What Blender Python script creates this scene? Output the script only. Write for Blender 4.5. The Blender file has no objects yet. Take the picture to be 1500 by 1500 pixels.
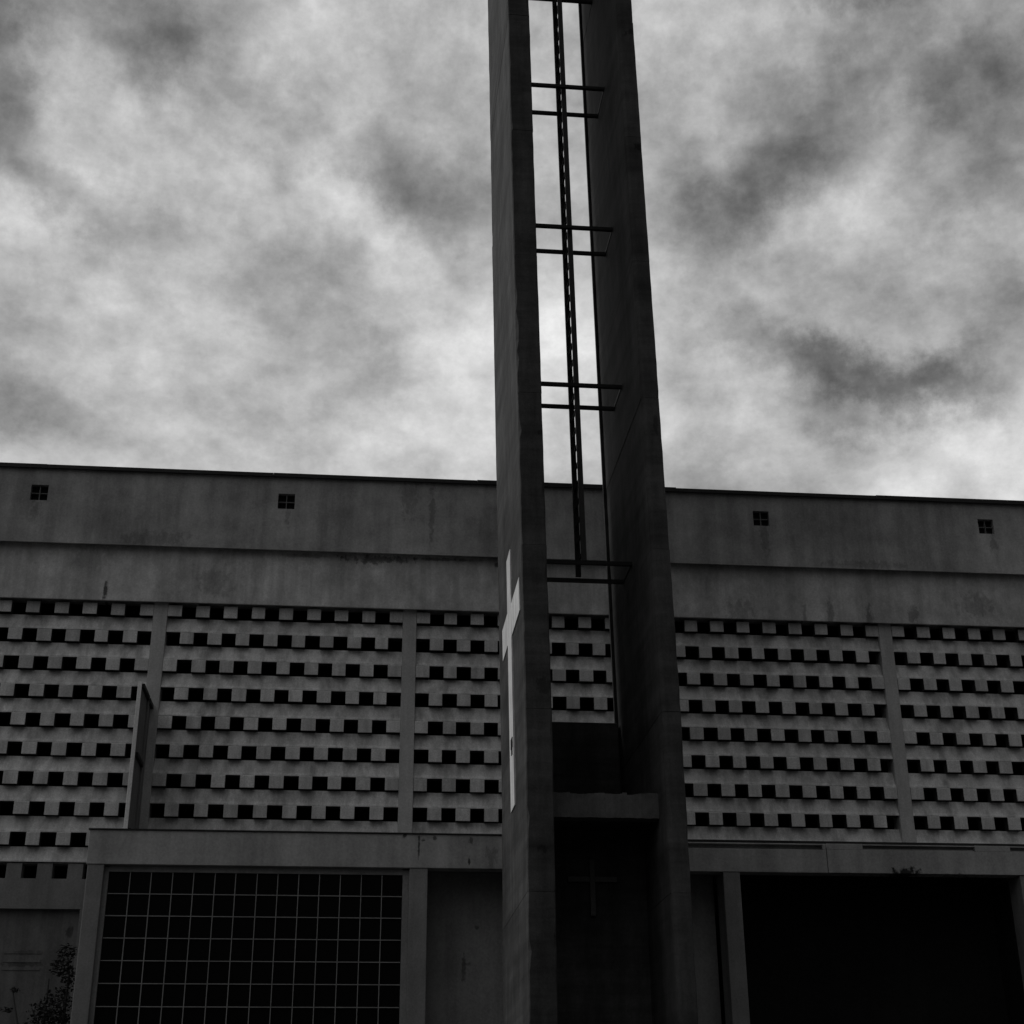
import bpy, bmesh, math, random
from mathutils import Vector, Matrix
random.seed(7)
S = bpy.context.scene
COL = S.collection

# ------------------------------------------------------------------ helpers
class MB:
    """collects boxes, prisms, tubes; build() links them as one mesh object"""
    def __init__(self): self.bm = bmesh.new()
    def box(self, x0, x1, y0, y1, z0, z1):
        v = [self.bm.verts.new(c) for c in ((x0,y0,z0),(x1,y0,z0),(x1,y1,z0),(x0,y1,z0),(x0,y0,z1),(x1,y0,z1),(x1,y1,z1),(x0,y1,z1))]
        for f in ((3,2,1,0),(4,5,6,7),(0,1,5,4),(1,2,6,5),(2,3,7,6),(3,0,4,7)):
            self.bm.faces.new([v[i] for i in f])
        return self
    def prism_x(self, poly, x0, x1, raw=()):
        """poly: (y, z) outline, extruded along x; edges listed in raw take the second material"""
        a = [self.bm.verts.new((x0, y, z)) for y, z in poly]
        b = [self.bm.verts.new((x1, y, z)) for y, z in poly]
        n = len(poly)
        ends = (self.bm.faces.new(a[::-1]), self.bm.faces.new(b))
        if 'ends' in raw: ends[0].material_index = ends[1].material_index = 1
        for i in range(n):
            j = (i+1) % n
            fc = self.bm.faces.new((a[i], a[j], b[j], b[i]))
            if i in raw: fc.material_index = 1
        return self
    def prism_z(self, poly, z0, z1):
        a = [self.bm.verts.new((x, y, z0)) for x, y in poly]
        b = [self.bm.verts.new((x, y, z1)) for x, y in poly]
        n = len(poly)
        self.bm.faces.new(a[::-1]); self.bm.faces.new(b)
        for i in range(n):
            j = (i+1) % n
            self.bm.faces.new((a[i], a[j], b[j], b[i]))
        return self
    def tube(self, p, q, r0, r1=None, n=8):
        r1 = r0 if r1 is None else r1
        p, q = Vector(p), Vector(q)
        d = (q-p).normalized()
        u = d.orthogonal().normalized(); w = d.cross(u)
        A, B = [], []
        for i in range(n):
            t = 2*math.pi*i/n
            o = u*math.cos(t)+w*math.sin(t)
            A.append(self.bm.verts.new(p+o*r0)); B.append(self.bm.verts.new(q+o*r1))
        for i in range(n):
            j = (i+1) % n
            self.bm.faces.new((A[i], A[j], B[j], B[i]))
        self.bm.faces.new(A[::-1]); self.bm.faces.new(B)
        return self
    def bend(self, f):
        for v in self.bm.verts: v.co = f(v.co)
        return self
    def build(self, name, mat, parent=None, loc=(0,0,0), bevel=0.0, smooth=False):
        bm = self.bm
        bmesh.ops.recalc_face_normals(bm, faces=bm.faces)
        L = Vector(loc)
        for v in bm.verts: v.co -= L
        me = bpy.data.meshes.new(name); bm.to_mesh(me); bm.free()
        if smooth:
            for p_ in me.polygons: p_.use_smooth = True
        o = bpy.data.objects.new(name, me); COL.objects.link(o)
        me.materials.append(mat)
        if parent is not None:
            o.parent = parent
            o.location = L - world_loc(parent)
        else:
            o.location = L
        if bevel:
            b = o.modifiers.new('edge', 'BEVEL'); b.width = bevel; b.segments = 2; b.limit_method = 'ANGLE'
        return o
def world_loc(o):
    l = Vector(o.location)
    while o.parent: o = o.parent; l = l + Vector(o.location)
    return l
def thing(name, loc, label, cat, group=None):
    o = bpy.data.objects.new(name, None); COL.objects.link(o); o.location = loc
    o['label'] = label; o['category'] = cat
    if group: o['group'] = group
    return o

# ------------------------------------------------------------------ materials
def mat(name, base, var=.25, streak=.35, rough=.9, scale=1.0, bump=.25, board=0.0, spec=.25, spots=None, fine=.15, island=0):
    """weathered painted or cast surface: mottling, rain streaks (vertical), optional board marks"""
    m = bpy.data.materials.new(name); m.use_nodes = True
    nt = m.node_tree; N = nt.nodes; L = nt.links
    bs = N['Principled BSDF']; bs.inputs['Roughness'].default_value = rough
    bs.inputs['Specular IOR Level'].default_value = spec
    geo = N.new('ShaderNodeNewGeometry')
    def mp(sc):
        k = N.new('ShaderNodeMapping'); k.inputs['Scale'].default_value = sc; L.new(geo.outputs['Position'], k.inputs['Vector']); return k
    def noise(sc, s, det=6, ro=.6):
        n = N.new('ShaderNodeTexNoise'); n.inputs['Scale'].default_value = s; n.inputs['Detail'].default_value = det; n.inputs['Roughness'].default_value = ro
        L.new(mp(sc).outputs[0], n.inputs['Vector']); return n
    def ramp(src, a, b, va, vb):
        r = N.new('ShaderNodeMapRange'); r.inputs[1].default_value = a; r.inputs[2].default_value = b; r.inputs[3].default_value = va; r.inputs[4].default_value = vb
        L.new(src, r.inputs[0]); return r.outputs[0]
    def mul(a, b):
        k = N.new('ShaderNodeMath'); k.operation = 'MULTIPLY'; L.new(a, k.inputs[0])
        if isinstance(b, float): k.inputs[1].default_value = b
        else: L.new(b, k.inputs[1])
        return k.outputs[0]
    n1 = noise((1,1,1), 1.1*scale, 7, .62)
    n2 = noise((2.6,2.6,.22), 1.5*scale, 6, .65)
    n3 = noise((1,1,1), 38*scale, 4, .7)
    v = mul(ramp(n1.outputs[0], .3, .7, 1-var, 1+var*.6), ramp(n2.outputs[0], .42, .68, 1.0+streak*.15, 1-streak))
    v = mul(v, ramp(n3.outputs[0], .3, .7, 1-fine, 1+fine))
    n5 = noise((1.2,1.2,.8), 5.5*scale, 7, .7)
    v = mul(v, ramp(n5.outputs[0], .35, .65, 1-var*.4, 1+var*.3))
    if board:
        n4 = noise((.22,.22,2.6), 1.5, 6, .65)
        v = mul(v, ramp(n4.outputs[0], .4, .68, 1+board*.2, 1-board))
    if spots:
        for (cx, cy, cz, rx, rz, amt) in spots:
            s = N.new('ShaderNodeVectorMath'); s.operation = 'SUBTRACT'; L.new(geo.outputs['Position'], s.inputs[0]); s.inputs[1].default_value = (cx, cy, cz)
            dv = N.new('ShaderNodeVectorMath'); dv.operation = 'DIVIDE'; L.new(s.outputs[0], dv.inputs[0]); dv.inputs[1].default_value = (rx, 9, rz)
            ln = N.new('ShaderNodeVectorMath'); ln.operation = 'LENGTH'; L.new(dv.outputs[0], ln.inputs[0])
            ns = noise((9,9,5), 1.6, 5, .7)
            ad = N.new('ShaderNodeMath'); ad.operation = 'ADD'; L.new(ln.outputs['Value'], ad.inputs[0]); L.new(ramp(ns.outputs[0], .3, .7, -.75, .75), ad.inputs[1])
            v = mul(v, ramp(ad.outputs[0], .55, 1.05, 1-amt, 1.0))
    if island:
        v = mul(v, ramp(geo.outputs['Random Per Island'], 0, 1, 1-island, 1+island))
    c = mul(v, float(base))
    cc = N.new('ShaderNodeCombineColor')
    for i in range(3): L.new(c, cc.inputs[i])
    L.new(cc.outputs[0], bs.inputs['Base Color'])
    if bump:
        b = N.new('ShaderNodeBump'); b.inputs['Strength'].default_value = bump; b.inputs['Distance'].default_value = .012
        sm = N.new('ShaderNodeMath'); sm.operation = 'ADD'; L.new(n3.outputs[0], sm.inputs[0]); L.new(n1.outputs[0], sm.inputs[1])
        L.new(sm.outputs[0], b.inputs['Height']); L.new(b.outputs[0], bs.inputs['Normal'])
    return m
M_BLOCK = mat('block_paint', .64, var=.22, streak=.3, scale=1.3, fine=.2, island=.12)
M_RAW = mat('raw_clay', .035, var=.3, streak=.1)  # near-black, paints shade onto undersides, block ends and cavities
M_BAND = mat('course_paint', .64, var=.25, streak=.45, scale=1.4, fine=.18)
M_PIER = mat('pier_paint', .52, var=.18, streak=.2)
M_FASCIA = mat('fascia_paint', .63, var=.34, streak=.26, scale=1.1,
    spots=[(7.0,-.09,9.4,.05,.22,.4),(7.6,-.09,9.36,.06,.18,.45),(8.3,-.09,9.4,.1,.2,.4),(5.6,-.09,9.4,.2,.2,.3),(6.6,-.09,9.36,.03,.2,.35),(9.3,-.09,9.6,.3,.2,.3),(-2.2,-.09,9.6,.25,.25,.25),(-4.0,-.09,9.9,.3,.2,.2),(.15,-.07,10.03,.5,.07,.6),(-3.75,-.07,9.42,.03,.16,.8),(1.95,-.07,10.0,.05,.04,.7),(-.9,-.07,10.05,.4,.03,.35),(1.1,-.07,10.06,.5,.025,.5)])
M_PARAPET = mat('parapet_paint', .42, var=.36, streak=.3, scale=.8,
    spots=[(-4.86,-.2,10.6,.07,.2,.3),(-1.2,-.2,10.62,.05,.16,.25),(6.05,-.2,10.55,.08,.25,.3),(9.7,-.2,10.6,.06,.22,.35),(.95,-.2,10.75,.05,.5,.35),(.6,-.2,11.0,.14,.4,.25),(-3.1,-.2,10.2,.6,.12,.25),(7.6,-.2,10.16,.7,.07,.25)])
M_CANOPY = mat('canopy_paint', .42, var=.18, streak=.25, scale=.9,
    spots=[(7.25,-1.3,5.26,.22,.10,.9),(8.0,-1.3,5.24,.55,.035,.8),(6.9,-1.3,5.24,.6,.03,.6),(1.74,-1.3,5.42,.10,.16,.3),(.80,-1.3,5.5,.016,.16,.8),(.86,-1.3,5.62,.03,.03,.8),(.62,-1.3,5.68,.03,.03,.8),(1.0,-1.3,5.66,.03,.04,.7),(1.45,-1.3,5.36,.015,.07,.8),(1.47,-1.3,5.62,.03,.05,.6)])
M_PILLAR = mat('pillar_paint', .25, var=.2, streak=.2)
M_RECESS = mat('recess_paint', .36, var=.2, streak=.25, scale=.8,
    spots=[(1.43,-.7,4.1,.03,.16,.5),(1.5,-.7,4.16,.06,.03,.4),(1.6,-.7,4.62,.03,.03,.5)])
M_FIN = mat('fin_board', .2, var=.2, streak=.3)  # fin faces darkened to paint in their shade; vent bars share it
M_LOWER = mat('lower_wall_paint', .17, var=.25, streak=.35, scale=1.2,
    spots=[(-4.3,.1,4.38,.25,.025,.3),(-4.3,.1,4.22,.25,.03,.4),(-4.2,.0,5.1,.12,.06,.55),(-3.75,.1,4.65,.07,.07,.5)])
M_TOWER = mat('tower_concrete', .078, var=.4, streak=.35, scale=1.1, board=.42, rough=.88,
    spots=[(3.5,-4.42,16.45,.14,.09,.65),(3.56,-4.42,14.45,.15,.08,.75),(3.52,-4.42,10.2,.03,.14,.5),(2.05,-4.42,6.75,.1,.12,.5),(2.08,-4.42,10.0,.12,.04,.5),(2.02,-4.42,4.9,.06,.05,.5)])
M_CROSS = mat('cross_paint', .78, var=.16, streak=.22, fine=.1, scale=2)
M_BEAM = mat('beam_concrete', .12, var=.35, streak=.2, scale=2.2)
M_STEEL = mat('black_steel', .018, var=.3, streak=.2, rough=.55)
M_RAIL = mat('grey_steel', .05, var=.3, streak=.2, rough=.5)
M_COPING = mat('coping_sheet', .03, var=.3, streak=.2, rough=.6)
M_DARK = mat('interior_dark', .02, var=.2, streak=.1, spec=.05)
M_BAR = mat('glazing_bar_paint', .29, var=.15, streak=.1)
M_WOOD = mat('varnished_cross', .13, var=.2, streak=.1)
M_BARK = mat('bark', .06, var=.3, streak=.3)
M_GROUND = mat('paving', .028, var=.3, streak=.0, scale=.4)
def glass(name):
    m = bpy.data.materials.new(name); m.use_nodes = True
    b = m.node_tree.nodes['Principled BSDF']
    b.inputs['Base Color'].default_value = (.004,.004,.004,1); b.inputs['Roughness'].default_value = .18; b.inputs['Specular IOR Level'].default_value = .12
    return m
M_GLASS = glass('dark_glass')
def leafmat():
    m = bpy.data.materials.new('leaf'); m.use_nodes = True
    nt = m.node_tree; b = nt.nodes['Principled BSDF']; b.inputs['Roughness'].default_value = .6
    n = nt.nodes.new('ShaderNodeTexNoise'); n.inputs['Scale'].default_value = 9
    r = nt.nodes.new('ShaderNodeMapRange'); r.inputs[1].default_value=.3; r.inputs[2].default_value=.7; r.inputs[3].default_value=.012; r.inputs[4].default_value=.035
    g = nt.nodes.new('ShaderNodeNewGeometry'); nt.links.new(g.outputs['Position'], n.inputs['Vector'])
    nt.links.new(n.outputs[0], r.inputs[0]); nt.links.new(r.outputs[0], b.inputs['Base Color'])
    return m
M_LEAF = leafmat()

# ------------------------------------------------------------------ ground
g = MB(); n = 24
for i in range(n):
    for j in range(n):
        pass
g.box(-400, 400, -400, 400, -.3, 0)
go = g.build('ground', M_GROUND); go['kind'] = 'structure'

# ------------------------------------------------------------------ the church
church = thing('church_building', (2.5, 8.0, 0), 'long pale church facade of chequered hollow blocks under a plain parapet, behind the tower', 'church')
XL, XR = -10.24, 15.155
PITCH, H = .4145, .180
TOPS = [9.25-PITCH*k for k in range(10)]          # tops of the rows of openings
ZLOW = 5.535                                     # where the screen ends and the plain lower wall starts
BLOCK_F, BAND_F, BACK = 0.0, .096, .155
piers = [-10.2445+3.6*i for i in range(8)]
for b in range(7):
    x0, x1 = piers[b]+.2, piers[b+1]
    cell = (x1-x0)/17
    bands, blocks = MB(), MB()
    for k in range(9):
        zt, zb = TOPS[k], TOPS[k]-H
        nxt = TOPS[k+1] if k < 8 else ZLOW
        # solid course below this row: leans outward like a louvre, its foot almost level with the blocks
        f = BAND_F+random.uniform(-.003,.003)
        ft = .014+random.uniform(-.003,.003)
        bands.prism_x([(f, zb-.001), (f-.012, zb-.05), (ft+.02, nxt+.05), (ft, nxt+.018), (ft-.002, nxt+.001), (BACK, nxt+.001), (BACK, zb-.001)], x0+.001, x1-.001, raw=(4, 5, 6))  # underside, back and top faces take the painted shade
        for c in range(17):
            solid = (c % 2 == 0) if k % 2 == 0 else (c % 2 == 1)
            if not solid: continue
            a, d = x0+c*cell, x0+(c+1)*cell
            j = [random.uniform(-.006,.006) for _ in range(5)]
            a += .002 if c == 0 else .002+j[0]; d -= .002 if c == 16 else .002+j[1]
            y = BLOCK_F+random.uniform(-.009,.007)
            zz = zb+j[2]
            top = zt+.001
            # hollow block: a shell standing proud of the courses, open underneath, inner and end faces painted dark as shade
            q = y+.015
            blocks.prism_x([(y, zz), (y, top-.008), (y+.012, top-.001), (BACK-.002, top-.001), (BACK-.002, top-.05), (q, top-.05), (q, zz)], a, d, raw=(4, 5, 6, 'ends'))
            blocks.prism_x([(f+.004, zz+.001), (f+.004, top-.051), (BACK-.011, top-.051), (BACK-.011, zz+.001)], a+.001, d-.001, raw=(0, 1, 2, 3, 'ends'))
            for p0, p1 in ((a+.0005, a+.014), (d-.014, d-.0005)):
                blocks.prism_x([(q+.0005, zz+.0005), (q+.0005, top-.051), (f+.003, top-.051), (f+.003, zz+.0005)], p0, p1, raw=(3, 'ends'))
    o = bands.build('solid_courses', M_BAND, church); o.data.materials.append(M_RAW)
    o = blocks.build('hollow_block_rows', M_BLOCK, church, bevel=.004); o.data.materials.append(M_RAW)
for i, x in enumerate(piers):
    m = MB(); m.box(x, x+.2, -.004, .28, ZLOW+.002 if i not in () else 5, 9.30)
    m.build('pier', M_PIER, church, loc=(x+.1, 0, ZLOW), bevel=.006)
# plain lower wall with its own single row of openings, then a recessed wall down to the ground
m = MB()
zt, zb = 5.519, 5.319
Yw = .03
m.box(XL, XR, Yw, .22, zt, ZLOW-.012)
m.box(XL, XR, Yw, .22, 4.925, zb)
x = XL
for b in range(7):
    x0 = piers[b]+.2; cell = 3.4/17
    m.box(piers[b], x0+cell*0, Yw+.0015, .218, zb+.001, zt-.001)
    for c in range(17):
        if c % 2 == 1: m.box(x0+c*cell, x0+(c+1)*cell, Yw+.0015, .218, zb+.001, zt-.001)
m.box(piers[7], XR, Yw+.0015, .218, zb+.001, zt-.001)
m.box(-3.625, -3.0, Yw+.002, .22, 0, 4.925)
m.build('lower_wall', M_PILLAR, church)
m = MB(); m.box(XL, -3.626, .12, .24, 0, 4.93); 
# a blocked-up louvre vent, only its slats standing out
for z in (4.15, 4.25, 4.36):
    m.box(-4.55, -4.07, .112, .13, z, z+.03)
m.build('recessed_wall', M_LOWER, church)
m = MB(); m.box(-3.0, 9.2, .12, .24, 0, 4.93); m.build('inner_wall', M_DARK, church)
m = MB(); m.box(9.201, XR, .12, .24, 0, 4.93); m.build('recessed_wall', M_LOWER, church)
# fascia and parapet
m = MB(); m.box(XL-.05, XR+.05, -.085, -.06, 9.257, 10.30); m.box(XL-.05, XR+.05, .0, .26, 9.305, 10.30); m.box(XL-.05, XR+.05, -.0599, -.0001, 9.7, 9.75)
m.build('fascia', M_FASCIA, church, bevel=.008)
m = MB()
vx = [-8.42, -4.83, -1.23, 2.40, 6.015, 9.61, 13.2]
HV = .124; ZC = 10.872
PY, PB = -.20, -.178
edges = [XL-.1]
for v in vx: edges += [v-HV, v+HV]
edges += [XR+.1]
for i in range(0, len(edges), 2):
    m.box(edges[i], edges[i+1], PY, PB, 10.085, 11.275); m.box(edges[i], edges[i+1], PB+.0005, .30, 10.45, 11.274)
for v in vx:
    m.box(v-HV, v+HV, PY, PB, 10.085, ZC-HV); m.box(v-HV, v+HV, PY, PB, ZC+HV, 11.275); m.box(v-HV, v+HV, PB+.0005, .298, 10.45, ZC-HV); m.box(v-HV, v+HV, PB+.0005, .298, ZC+HV, 11.274)
m.build('parapet_wall', M_PARAPET, church)
for v in vx:
    c = MB(); c.box(v-HV, v+HV, -.12, -.07, ZC-HV, ZC+HV)
    vent = c.build('vent_window', M_DARK, church, loc=(v, -.1, ZC))
    t = MB(); t.box(v-.006, v+.006, -.168, -.13, ZC-HV, ZC+HV); t.box(v-HV, v-.006, -.165, -.132, ZC-.005, ZC+.005); t.box(v+.006, v+HV, -.165, -.132, ZC-.005, ZC+.005)
    t.build('glazing_bar', M_FIN, vent, loc=(v, -.15, ZC))
m = MB()
x = XL-.15
while x < XR+.15:
    w = min(random.uniform(2.6, 3.4), XR+.15-x)
    dz = random.uniform(-.008, .008)
    m.box(x, x+w-.004, -.255, -.23, 11.252, 11.316+dz); m.box(x, x+w-.004, -.2299, .36, 11.296, 11.315+dz); x += w
m.build('coping', M_COPING, church)
# shell behind: roof, sides, back, dark interior
m = MB(); m.box(XL-.05, XR+.05, .30, 22, 10.9, 11.05); m.build('roof', M_COPING, church)
m = MB(); m.box(XL-.05, XL, .26, 22, 0, 10.9); m.box(XR, XR+.05, .26, 22, 0, 10.9); m.box(XL-.05, XR+.05, 22, 22.2, 0, 10.9)
m.build('outer_wall', M_PARAPET, church)
m = MB(); m.box(XL+.01, XR-.01, 7, 7.1, .01, 10.88); m.box(XL+.001, XR-.001, .3, 7, .001, .02); m.build('interior_partition', M_DARK, church)

# porch: flat canopy beam, pillars, grid window, open doorway
YC = -1.3
ZB, ZT = 5.268, 5.698
m = MB()
m.box(-3.375, 3.6, YC, -1.08, ZB, ZT); m.box(3.6, 6.2, YC+.004, -1.08, ZB+.002, 5.575); m.box(3.6, 6.2, YC+.08, -1.08, 5.575, 5.652); m.box(6.15, 6.2, YC+.004, YC+.08, 5.575, 5.652); m.box(3.6, 6.15, YC+.0, YC+.04, 5.632, 5.651)
m.build('canopy_beam', M_CANOPY, church, loc=(1.4, YC, ZB), bevel=.006)
# right half: pieces with long drip slots in their upper edge
m = MB()
m.box(6.206, 13.2, YC-.006, -1.08, ZB+.004, 5.575)
for a, b in ((6.206, 6.70), (8.25, 8.74), (10.3, 10.8), (12.4, 13.2)):
    m.box(a, b, YC-.006, -1.082, 5.575, 5.655)
for a, b in ((6.70, 8.25), (8.74, 10.3), (10.8, 12.4)):
    m.box(a, b, YC+.07, -1.081, 5.575, 5.6535)
    m.box(a, b, YC-.004, YC+.03, 5.637, 5.651)
    m.box(a, b, YC+.03, YC+.05, 5.575, 5.600)
m.build('canopy_beam', M_CANOPY, church, loc=(9.7, YC, ZB), bevel=.004)
m = MB()
m.box(-3.39, 3.0, YC-.018, -.95, ZT+.002, ZT+.016)
m.box(3.0, 13.22, YC+.015, -.95, ZT-.045, ZT-.008)  # dark strip standing in for the shadow gap above the right beam
m.build('roof_sheet', M_COPING, church)
m = MB(); m.box(-3.37, 13.2, -1.079, .02, ZB+.06, ZT-.03); m.build('canopy_slab', M_PILLAR, church)
for (a, b) in ((-3.36, -3.155), (.685, .918), (4.785, 5.01), (8.83, 9.06)):
    m = MB(); m.box(a, b, YC+.012, -.9, 0, ZB-.001)
    m.build('pillar', M_PILLAR, church, loc=((a+b)/2, YC+.1, 0), bevel=.008)
m = MB(); m.box(-3.33, -3.20, -.899, .02, 0, ZB+.06); m.build('porch_side_wall', M_LOWER, church)
m = MB(); m.box(.919, 4.784, -.70, -.55, 0, ZB+.058); m.build('porch_wall', M_RECESS, church)
m = MB()  # dark panels added so the doorway reads as deep shade
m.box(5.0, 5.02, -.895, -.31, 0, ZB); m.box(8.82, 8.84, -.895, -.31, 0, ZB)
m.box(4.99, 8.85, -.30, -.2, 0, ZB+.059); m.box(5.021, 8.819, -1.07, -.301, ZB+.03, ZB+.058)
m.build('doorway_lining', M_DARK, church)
m = MB(); m.box(9.061, 13.0, -.70, -.55, 0, ZB+.058); m.build('porch_wall', M_RECESS, church)
# grid window
gy = -1.2
fx0, fx1 = -3.154, .684
gx0, gx1 = -3.098, .600
gz = 5.19
win = MB()
win.box(fx0, gx0, gy-.02, gy+.05, 0, gz+.06); win.box(gx1, fx1, gy-.02, gy+.05, 0, gz+.06); win.box(gx0, gx1, gy-.02, gy+.05, gz, ZB-.002)
wo = win.build('grid_window', M_PILLAR, church, loc=((fx0+fx1)/2, gy, 0))
m = MB()
for i in range(1, 14):
    x = gx0+(gx1-gx0)*i/14 + random.uniform(-.003,.003)
    m.box(x-.005, x+.005, gy-.012, gy+.02, .02, gz)
k = 1
while gz-.2705*k > .05:
    z = gz-.2705*k
    for i in range(14):
        xa = gx0+(gx1-gx0)*i/14+.006; xb = gx0+(gx1-gx0)*(i+1)/14-.006
        m.box(xa, xb, gy-.009, gy+.018, z-.005, z+.005)
    k += 1
m.build('glazing_bars', M_BAR, wo, loc=((fx0+fx1)/2, gy, 0))
m = MB(); m.box(gx0+.001, gx1-.001, gy+.021, gy+.028, .02, gz-.001)
m.build('pane', M_GLASS, wo, loc=((fx0+fx1)/2, gy, 0))
# framed fin standing on the canopy against the first pier
fin = MB()
fz0, fz1 = ZT+.018, 7.74
def slab(m, y0, y1, z0, z1, t0=-2.985, t1=-2.935):
    m.box(t0, t1, y0, y1, z0, z1)
slab(fin, -.42, -.34, fz0, fz1-.01, -2.985, -2.93)
slab(fin, -1.0, -.42, fz0, fz1-.03, -2.975, -2.955)
slab(fin, -.34, -.006, fz0, fz1-.03, -2.975, -2.955)
fo = fin.build('upright_screen', M_FIN, church, loc=(-2.96, -.5, fz0))
m = MB(); m.prism_z([(-2.945, -1.085), (-2.945, -1.055), (-3.0, -1.055), (-2.99, -1.068)], fz0, fz1); m.build('edge_strip', M_BLOCK, fo, loc=(-2.96, -1.06, fz0))  # paler strip paints in the fin's lit front edge
m = MB(); slab(m, -1.054, -1.001, fz0, fz1-.004, -2.985, -2.955); m.build('stile', M_FIN, fo, loc=(-2.96, -1.03, fz0))
m = MB()
for z in (fz1-.06, fz0+1.02, fz0+.02):
    m.box(-2.953, -2.915, -1.0, -.42, z, z+.055)
m.box(-2.953, -2.915, -.34, -.006, fz1-.06, fz1-.005)
m.build('batten', M_STEEL, fo, loc=(-2.93, -.5, fz0))

# ------------------------------------------------------------------ bell tower
tower = thing('bell_tower', (2.75, -3.0, 0), 'tall bell tower of two dark concrete blades with a white cross on its side', 'bell tower')
YF, YR = -4.42, -1.6
def lean(v):
    dz = max(0, v.z-6.3)
    return Vector((v.x-.0135*dz, v.y, v.z))
LIFTS = [0, 2.40, 4.44, 6.48, 8.50, 10.56, 12.60, 14.62, 16.64, 18.7, 20.8]
def blade(x0, x1, chamfer):
    m = MB()
    for i in range(len(LIFTS)-1):
        e = [random.uniform(-.002,.002) for _ in range(4)]
        a, b, f, r = x0+e[0], x1+e[1], YF+e[2], YR+e[3]
        z0, z1 = LIFTS[i]+(.002 if i else 0), LIFTS[i+1]-.002
        zs = [z0]
        while zs[-1]+.2 < z1-.1: zs.append(zs[-1]+random.uniform(.1,.24))
        zs.append(z1)
        rings = []
        for z in zs:
            c, cb, g1, g2 = [random.uniform(.007,.016)+(random.uniform(.01,.03) if random.random() < .10 else 0) for _ in range(4)]
            w = [random.uniform(-.002,.002) for _ in range(4)]
            A, B, Fy, Ry = a+w[0], b+w[1], f+w[2], r+w[3]
            if chamfer: poly = [(A, Fy+.05), (A+.015, Fy+.012), (A+.05, Fy), (B-cb, Fy), (B, Fy+cb), (B, Ry-g1), (B-g1, Ry), (A, Ry)]
            else: poly = [(A, Fy+c), (A+c, Fy), (B-cb, Fy), (B, Fy+cb), (B, Ry-g1), (B-g1, Ry), (A+g2, Ry), (A, Ry-g2)]
            rings.append([m.bm.verts.new((x, y, z)) for x, y in poly])
        n = len(rings[0])
        m.bm.faces.new(rings[0][::-1]); m.bm.faces.new(rings[-1])
        for q in range(len(rings)-1):
            for t in range(n):
                u = (t+1) % n
                m.bm.faces.new((rings[q][t], rings[q][u], rings[q+1][u], rings[q+1][t]))
        if i < len(LIFTS)-2:
            m.box(x0+.012, x1-.012, YF+.012, YR-.012, z1, z1+.004)
    return m.bend(lean)
blade(1.848, 2.150, False).build('blade', M_TOWER, tower, loc=(2.0, -3, 0))
blade(3.415, 3.640, True).build('blade', M_TOWER, tower, loc=(3.5, -3, 0))
m = MB()
for i in range(20):
    m.box(3.372, 3.4145, YR-.055, YR-.001, i*1.04, i*1.04+1.038)
m.bend(lean).build('rear_lip', M_TOWER, tower)
m = MB(); m.box(2.151, 3.371, -1.8, -1.62, 0, 7.10); m.build('rear_panel', M_TOWER, tower, bevel=.01)
m = MB(); m.box(2.151, 3.414, -3.995, -1.801, 5.40, 5.56); m.build('niche_roof', M_TOWER, tower)
m = MB(); m.box(2.151, 3.414, -3.05, -2.9, 0, 5.399); m.build('niche_wall', M_TOWER, tower)
# lintel with a rough top edge
m = MB(); x = 2.152
while x < 3.413:
    w = min(random.uniform(.025,.09), 3.413-x)
    m.box(x, x+w, -4.0-random.uniform(0,.004), -3.80, 5.34+random.uniform(0,.006), 5.625+random.uniform(-.016,.010)); x += w
m.build('lintel', M_BEAM, tower)
m = MB(); m.box(2.151-.1, 3.415+.1, YF+.1, YR-.1, 20.8, 21.1); m.bend(lean).build('cap_slab', M_TOWER, tower)
# white cross on the outer side of the near blade
m = MB()
xs = 1.8435
m.box(xs-.012, xs+.02, -3.285, -2.865, 5.64, 8.91); 
m.box(xs-.0105, xs+.02, -4.19, -3.286, 7.75, 8.17); m.box(xs-.0105, xs+.02, -2.864, -2.16, 7.79, 8.21)
cr = m.bend(lean).build('cross', M_CROSS, tower, loc=(1.83, -3.07, 7.9)); cr['label'] = 'white painted cross'
m = MB(); m.box(xs-.030, xs, -3.23, -3.06, 6.36, 6.48); m.box(xs-.028, xs, -3.19, -3.10, 6.28, 6.3595)  # added dark block standing in for a hole in the cross paint
m.build('bracket', M_STEEL, cr, loc=(1.83, -3.05, 6.4))
# horizontal braces between the blades
for z in (8.80, 11.39, 13.95, 16.47, 18.74):
    m = MB()
    for y in (-3.18, -2.56):
        m.box(2.151, 3.414, y-.024, y+.024, z-.024, z+.024)
    m.box(2.152, 2.17, -3.151, -2.589, z-.02, z+.02); m.box(3.405, 3.413, -3.151, -2.589, z-.012, z+.012)
    m.bend(lean).build('brace', M_STEEL, tower, loc=(2.75, -2.87, z))

# ladder clamped to the braces
lad = thing('ladder', (2.76, -2.87, 8.84), 'narrow dark steel ladder rising between the two tower blades', 'ladder')
LX = 2.81
for y, mt in ((-3.105, M_RAIL), (-2.60, M_STEEL)):
    m = MB()
    for i in range(12): m.box(LX-.034, LX+.034, y-.022, y+.022, 8.84+i, 9.84+i-.0005)
    m.bend(lean).build('rail', mt, lad, loc=(LX, y, 8.84))
for i in range(44):
    z = 9.02+.264*i
    m = MB(); m.tube((LX, -3.083, z), (LX, -2.622, z), .016); m.bend(lean).build('rung', M_STEEL, lad, loc=(LX, -2.85, z))
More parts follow.
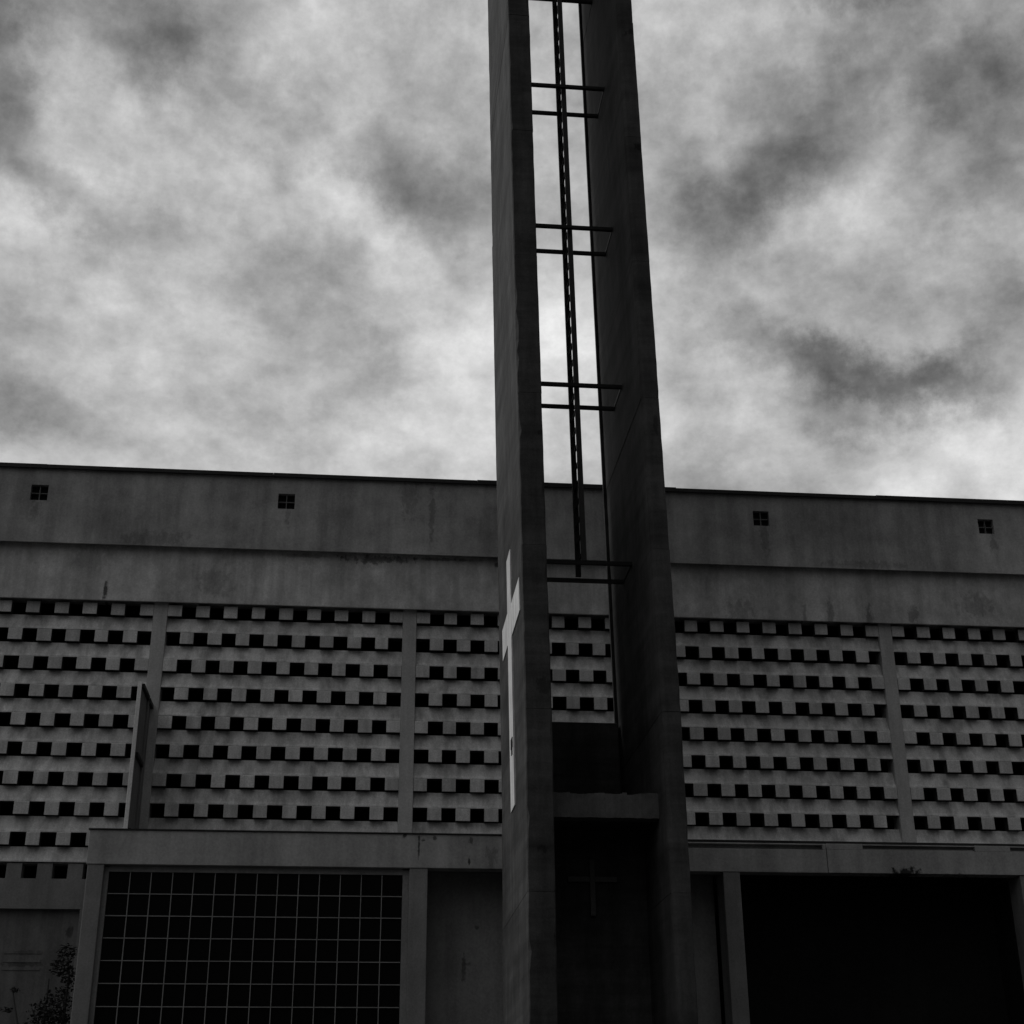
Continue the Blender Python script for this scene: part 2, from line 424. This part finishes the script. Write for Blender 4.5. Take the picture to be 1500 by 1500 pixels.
# small cross on the niche wall
m = MB()
cy = -3.05
m.box(2.737, 2.797, cy-.05, cy-.002, 4.40, 5.05); m.box(2.475, 2.736, cy-.046, cy-.002, 4.79, 4.85); m.box(2.798, 3.06, cy-.046, cy-.002, 4.79, 4.85)
co = m.build('wall_cross', M_WOOD, loc=(2.767, cy, 4.4), bevel=.004)
co['label'] = 'small plain cross hanging in the dark niche below the tower lintel'; co['category'] = 'cross'

# ------------------------------------------------------------------ little tree beside the porch
tree = thing('small_tree', (-3.62, -.62, 0), 'small dark leafy tree growing against the wall left of the porch pillar', 'tree')
m = MB()
pts = [(-3.62,-.62,0),(-3.60,-.6,1.2),(-3.66,-.62,2.3),(-3.58,-.6,3.2),(-3.56,-.58,4.0),(-3.60,-.6,4.25)]
for i in range(5): m.tube(pts[i], pts[i+1], .06-.011*i, .06-.011*(i+1), 8)
limbs = [((-3.66,-.62,2.3),(-4.15,-.55,3.25)),((-3.60,-.6,2.9),(-3.95,-.7,3.6)),((-3.64,-.62,2.0),(-4.2,-.7,2.6)),((-3.6,-.6,2.6),(-3.3,-.8,3.1)),((-4.0,-.57,2.97),(-4.25,-.5,3.83)),((-3.8,-.6,3.3),(-3.78,-.7,3.95))]
for a, b in limbs: m.tube(a, b, .022, .007, 6)
m.build('trunk', M_BARK, tree)
m = MB()
def clump(cx, cy_, cz, rx, rz, n):
    n = int(n*1.7); rx *= 1.12; rz *= 1.15
    for _ in range(n):
        while True:
            q = Vector((random.uniform(-1,1), random.uniform(-1,1), random.uniform(-1,1)))
            if q.length < 1: break
        c = Vector((cx+q.x*rx, cy_+q.y*min(rx,.28), cz+q.z*rz))
        d = Vector((random.gauss(0,1), random.gauss(0,1), random.gauss(0,.6))).normalized()
        s = d.cross(Vector((random.random(), random.random(), 1))).normalized()
        l, w = random.uniform(.03,.065), random.uniform(.009,.018)
        vs = [m.bm.verts.new(c-d*l*.5), m.bm.verts.new(c+s*w), m.bm.verts.new(c+d*l*.5), m.bm.verts.new(c-s*w)]
        m.bm.faces.new(vs)
for a in ((-3.62,-.6,4.28,.12,.10,110),(-3.66,-.6,4.1,.14,.10,120),(-3.56,-.6,3.95,.10,.16,90),(-3.68,-.6,3.62,.2,.2,330),(-3.85,-.62,3.55,.16,.13,110),(-3.72,-.6,3.3,.28,.25,650),(-4.02,-.6,3.3,.2,.12,120),(-4.22,-.52,3.83,.07,.025,26),(-4.3,-.5,3.6,.1,.03,24),(-3.85,-.62,2.9,.4,.35,900),(-4.15,-.65,2.6,.28,.25,260),(-3.5,-.8,2.9,.25,.4,300)):
    clump(*a)
m.build('crown', M_LEAF, tree)

# ------------------------------------------------------------------ sky
LOBES = [(-0.301, 0.6775, 0.0300, 0.0634, 15, -0.30), (-0.1871, 0.7139, 0.0724, 0.0346, -10, -0.24), (-0.3132, 0.7099, 0.0456, 0.0173, 0, -0.08), (-0.0814, 0.6689, 0.0279, 0.0403, 0, -0.12), (0.0181, 0.6402, 0.079, 0.0242, -20, -0.15), (-0.0722, 0.5597, 0.0578, 0.0317, -20, -0.10), (-0.2546, 0.4748, 0.0777, 0.0219, -10, -0.18), (-0.2573, 0.6097, 0.0702, 0.0173, -18, -0.1), (-0.0239, 0.4971, 0.0721, 0.023, 10, -0.09), (0.021, 0.7178, 0.0459, 0.0461, 0, -0.08), (-0.0022, 0.5367, 0.0302, 0.0144, 0, -0.1), (0.0742, 0.615, 0.0282, 0.0346, 0, -0.05), (-0.1886, 0.5963, 0.0835, 0.0144, -10, -0.05), (0.3177, 0.6294, 0.0720, 0.0330, 28, -0.25), (0.4984, 0.6611, 0.0803, 0.0576, 0, -0.27), (0.3999, 0.7352, 0.0854, 0.0144, 0, -0.2), (0.3597, 0.5047, 0.0600, 0.0200, -22, -0.38), (0.4299, 0.4798, 0.039, 0.0173, -25, -0.22), (0.4431, 0.5023, 0.0296, 0.0104, 25, -0.15), (0.3283, 0.4946, 0.0229, 0.023, -10, -0.12), (0.3803, 0.686, 0.1116, 0.0259, -5, -0.09), (0.4506, 0.6019, 0.0559, 0.023, 10, -0.13), (0.2524, 0.696, 0.06, 0.0346, 0, -0.07), (0.2656, 0.5364, 0.0469, 0.0144, -20, -0.12), (0.3455, 0.4702, 0.0226, 0.0127, 0, -0.13), (0.267, 0.6123, 0.0422, 0.0346, 0, -0.08), (0.4867, 0.5301, 0.02, 0.0346, 0, -0.1), (0.3954, 0.5448, 0.0606, 0.0173, -15, -0.06), (-0.1348, 0.6291, 0.114, 0.0518, -15, 0.11), (-0.1277, 0.7089, 0.0683, 0.0202, 35, 0.1), (0.059, 0.5179, 0.0597, 0.0346, 20, 0.17), (0.1599, 0.5376, 0.0603, 0.0518, 0, 0.15), (-0.2582, 0.6857, 0.0298, 0.0288, -45, 0.06), (-0.2082, 0.5542, 0.061, 0.0173, -15, 0.06), (0.0494, 0.4674, 0.0903, 0.0259, 0, 0.1), (-0.0137, 0.6102, 0.0632, 0.023, -25, 0.13), (0.3624, 0.6022, 0.0524, 0.0161, 8, 0.12), (0.2353, 0.4794, 0.0714, 0.0259, -15, 0.13), (0.4376, 0.4387, 0.1018, 0.0259, -3, 0.13), (0.2494, 0.7258, 0.0693, 0.023, 0, 0.06), (0.4284, 0.562, 0.0272, 0.0403, 0, 0.08), (0.2211, 0.58, 0.0275, 0.023, 0, 0.05), (-0.246, 0.5726, 0.048, 0.0161, -10, 0.07), (-0.1219, 0.4565, 0.1027, 0.0173, -3, 0.06), (0.0101, 0.7004, 0.0301, 0.0288, -30, 0.05), (0.4287, 0.653, 0.0363, 0.0144, -15, 0.08), (0.3741, 0.7163, 0.0458, 0.0144, -20, 0.05), (0.0792, 0.7442, 0.0391, 0.0288, 0, 0.05)]
SUN_AZ, SUN_EL = math.radians(-82), math.radians(38)     # azimuth measured from +Y towards +X
W = bpy.data.worlds.new('World'); S.world = W; W.use_nodes = True
nt = W.node_tree; N = nt.nodes; L = nt.links
bg = N['Background']
def math_(op, a, b=None, clamp=False):
    k = N.new('ShaderNodeMath'); k.operation = op; k.use_clamp = clamp
    for i, v in enumerate((a, b)):
        if v is None: continue
        if isinstance(v, (int, float)): k.inputs[i].default_value = v
        else: L.new(v, k.inputs[i])
    return k.outputs[0]
def maprange(v, a, b, c, d, smooth=False):
    k = N.new('ShaderNodeMapRange'); k.interpolation_type = 'SMOOTHSTEP' if smooth else 'LINEAR'
    for i, q in zip((1,2,3,4), (a,b,c,d)): k.inputs[i].default_value = q
    L.new(v, k.inputs[0]); return k.outputs[0]
tc = N.new('ShaderNodeTexCoord')
DIR = tc.outputs['Generated']
sp = N.new('ShaderNodeSeparateXYZ'); L.new(DIR, sp.inputs[0])
az = math_('ARCTAN2', sp.outputs[0], sp.outputs[1]); el = math_('ARCSINE', sp.outputs[2])
ae = N.new('ShaderNodeCombineXYZ'); L.new(az, ae.inputs[0]); L.new(el, ae.inputs[1])
# cloud-plane coordinates: x/(z+c), y/(z+c)
zz = math_('ADD', math_('ABSOLUTE', sp.outputs[2]), .18)
cpv = N.new('ShaderNodeCombineXYZ'); L.new(math_('DIVIDE', sp.outputs[0], zz), cpv.inputs[0]); L.new(math_('DIVIDE', sp.outputs[1], zz), cpv.inputs[1])
def noise(vec, s, det, ro, dist=0, off=(0,0,0), lac=2.0):
    mpn = N.new('ShaderNodeMapping'); mpn.inputs['Location'].default_value = off; L.new(vec, mpn.inputs[0])
    k = N.new('ShaderNodeTexNoise'); k.inputs['Scale'].default_value = s; k.inputs['Detail'].default_value = det; k.inputs['Roughness'].default_value = ro; k.inputs['Distortion'].default_value = dist
    k.inputs['Lacunarity'].default_value = lac
    L.new(mpn.outputs[0], k.inputs['Vector']); return k
# turbulence moves the lobes' outlines
wn = noise(ae.outputs[0], 14, 9, .66, 0, (3.1,1.7,0))
ws = N.new('ShaderNodeVectorMath'); ws.operation = 'SUBTRACT'; L.new(wn.outputs['Color'], ws.inputs[0]); ws.inputs[1].default_value = (.5,.5,.5)
wm = N.new('ShaderNodeVectorMath'); wm.operation = 'SCALE'; L.new(ws.outputs[0], wm.inputs[0]); wm.inputs['Scale'].default_value = .085
wa = N.new('ShaderNodeVectorMath'); wa.operation = 'ADD'; L.new(ae.outputs[0], wa.inputs[0]); L.new(wm.outputs[0], wa.inputs[1])
flat = N.new('ShaderNodeVectorMath'); flat.operation = 'MULTIPLY'; L.new(wa.outputs[0], flat.inputs[0]); flat.inputs[1].default_value = (1,1,0)
total = None
for (a, e, rx, ry, rot, amp) in LOBES:
    k = N.new('ShaderNodeMapping'); k.vector_type = 'TEXTURE'
    k.inputs['Location'].default_value = (a, e, 0); k.inputs['Rotation'].default_value = (0,0,math.radians(rot)); k.inputs['Scale'].default_value = (rx, ry, 1)
    L.new(flat.outputs[0], k.inputs[0])
    d = N.new('ShaderNodeVectorMath'); d.operation = 'DOT_PRODUCT'; L.new(k.outputs[0], d.inputs[0]); L.new(k.outputs[0], d.inputs[1])
    gss = math_('MULTIPLY', math_('EXPONENT', math_('MULTIPLY', d.outputs['Value'], -1.0)), amp*.85)
    total = gss if total is None else math_('ADD', total, gss)
n1 = noise(cpv.outputs[0], 1.9, 9, .56, .35, (5.3,2.2,0))
st = N.new('ShaderNodeVectorMath'); st.operation = 'MULTIPLY'; L.new(ae.outputs[0], st.inputs[0]); st.inputs[1].default_value = (.8,1.1,1)
n2 = noise(st.outputs[0], 9, 10, .60, .0, (1.2,7.7,0))
n3 = noise(st.outputs[0], 26, 9, .66, .0, (4.4,.7,0))
n4 = noise(st.outputs[0], 150, 6, .75, .0, (2.4,3.7,0))
v = math_('ADD', math_('MULTIPLY', math_('SUBTRACT', n1.outputs[0], .5), .14), math_('MULTIPLY', math_('SUBTRACT', n2.outputs[0], .5), .60))
v = math_('ADD', v, math_('MULTIPLY', math_('SUBTRACT', n3.outputs[0], .5), .24))
n5 = noise(st.outputs[0], 13, 9, .58, .0, (8.4,5.1,0))
n6 = noise(st.outputs[0], 31, 8, .6, .0, (6.2,1.9,0))
for nn, amt in ((n5, .34), (n6, .18)):      # creased edges of the billows
    bl = math_('ABSOLUTE', math_('SUBTRACT', nn.outputs[0], .5))
    v = math_('ADD', v, math_('MULTIPLY', math_('SUBTRACT', .075, bl), amt))
v = math_('ADD', v, math_('MULTIPLY', math_('SUBTRACT', n4.outputs[0], .5), .07))
v = math_('ADD', v, total)
# display-like lightness -> linear radiance
v = math_('ADD', v, .68)
v = math_('MAXIMUM', v, .25)
v = math_('POWER', v, 2.25)
# unseen sky dimmed behind the viewer and to the right to keep fronts dark
dd = N.new('ShaderNodeVectorMath'); dd.operation = 'DOT_PRODUCT'; L.new(DIR, dd.inputs[0]); dd.inputs[1].default_value = Vector((-.48,.62,.62)).normalized()
v = math_('MULTIPLY', v, maprange(dd.outputs['Value'], -.5, .45, .16, 1.0, True))
# sky darkened towards the horizon, standing in for unseen surroundings that block light
v = math_('MULTIPLY', v, maprange(sp.outputs[2], .0, .34, .10, 1.0, True))
sky = N.new('ShaderNodeTexSky'); sky.sky_type = 'NISHITA'; sky.sun_disc = False
sky.sun_elevation = SUN_EL; sky.sun_rotation = SUN_AZ
bw = N.new('ShaderNodeRGBToBW'); L.new(sky.outputs[0], bw.inputs[0])
veil = math_('MULTIPLY', bw.outputs[0], .05)
# clouds in units of the background strength, a little clear-sky light through them
v = math_('ADD', math_('MULTIPLY', v, 10.0), math_('MULTIPLY', veil, 1.0))
cc = N.new('ShaderNodeCombineColor')
for i in range(3): L.new(v, cc.inputs[i])
L.new(cc.outputs[0], bg.inputs['Color']); bg.inputs['Strength'].default_value = .10

sd = bpy.data.lights.new('sun', 'SUN'); sd.energy = .9; sd.angle = math.radians(14); sd.color = (1, .995, .985)
so = bpy.data.objects.new('sun', sd); COL.objects.link(so)
to_sun = Vector((math.sin(SUN_AZ)*math.cos(SUN_EL), math.cos(SUN_AZ)*math.cos(SUN_EL), math.sin(SUN_EL)))
so.rotation_euler = to_sun.to_track_quat('Z', 'Y').to_euler()
so.location = to_sun*60

# ------------------------------------------------------------------ camera
F, PIT, ROL, YAW, D = 2170.4, .42388, -.00773, .10566, 20.5388
cyw, syw, cp, sn = math.cos(YAW), math.sin(YAW), math.cos(PIT), math.sin(PIT)
fw = Vector((syw*cp, cyw*cp, sn)); rt = Vector((cyw, -syw, 0)); up = rt.cross(fw)
r2 = rt*math.cos(ROL)+up*math.sin(ROL); u2 = up*math.cos(ROL)-rt*math.sin(ROL)
cd = bpy.data.cameras.new('camera'); cam = bpy.data.objects.new('camera', cd); COL.objects.link(cam)
cam.matrix_world = Matrix(((r2.x,u2.x,-fw.x,0),(r2.y,u2.y,-fw.y,-D),(r2.z,u2.z,-fw.z,1.6),(0,0,0,1)))
cd.sensor_width = 36; cd.sensor_fit = 'HORIZONTAL'; cd.lens = F/1500*36
cd.clip_end = 2000; cd.clip_start = .05
S.camera = cam
S.view_settings.view_transform = 'Standard'; S.view_settings.look = 'None'
S.view_settings.exposure = 0; S.view_settings.gamma = 1
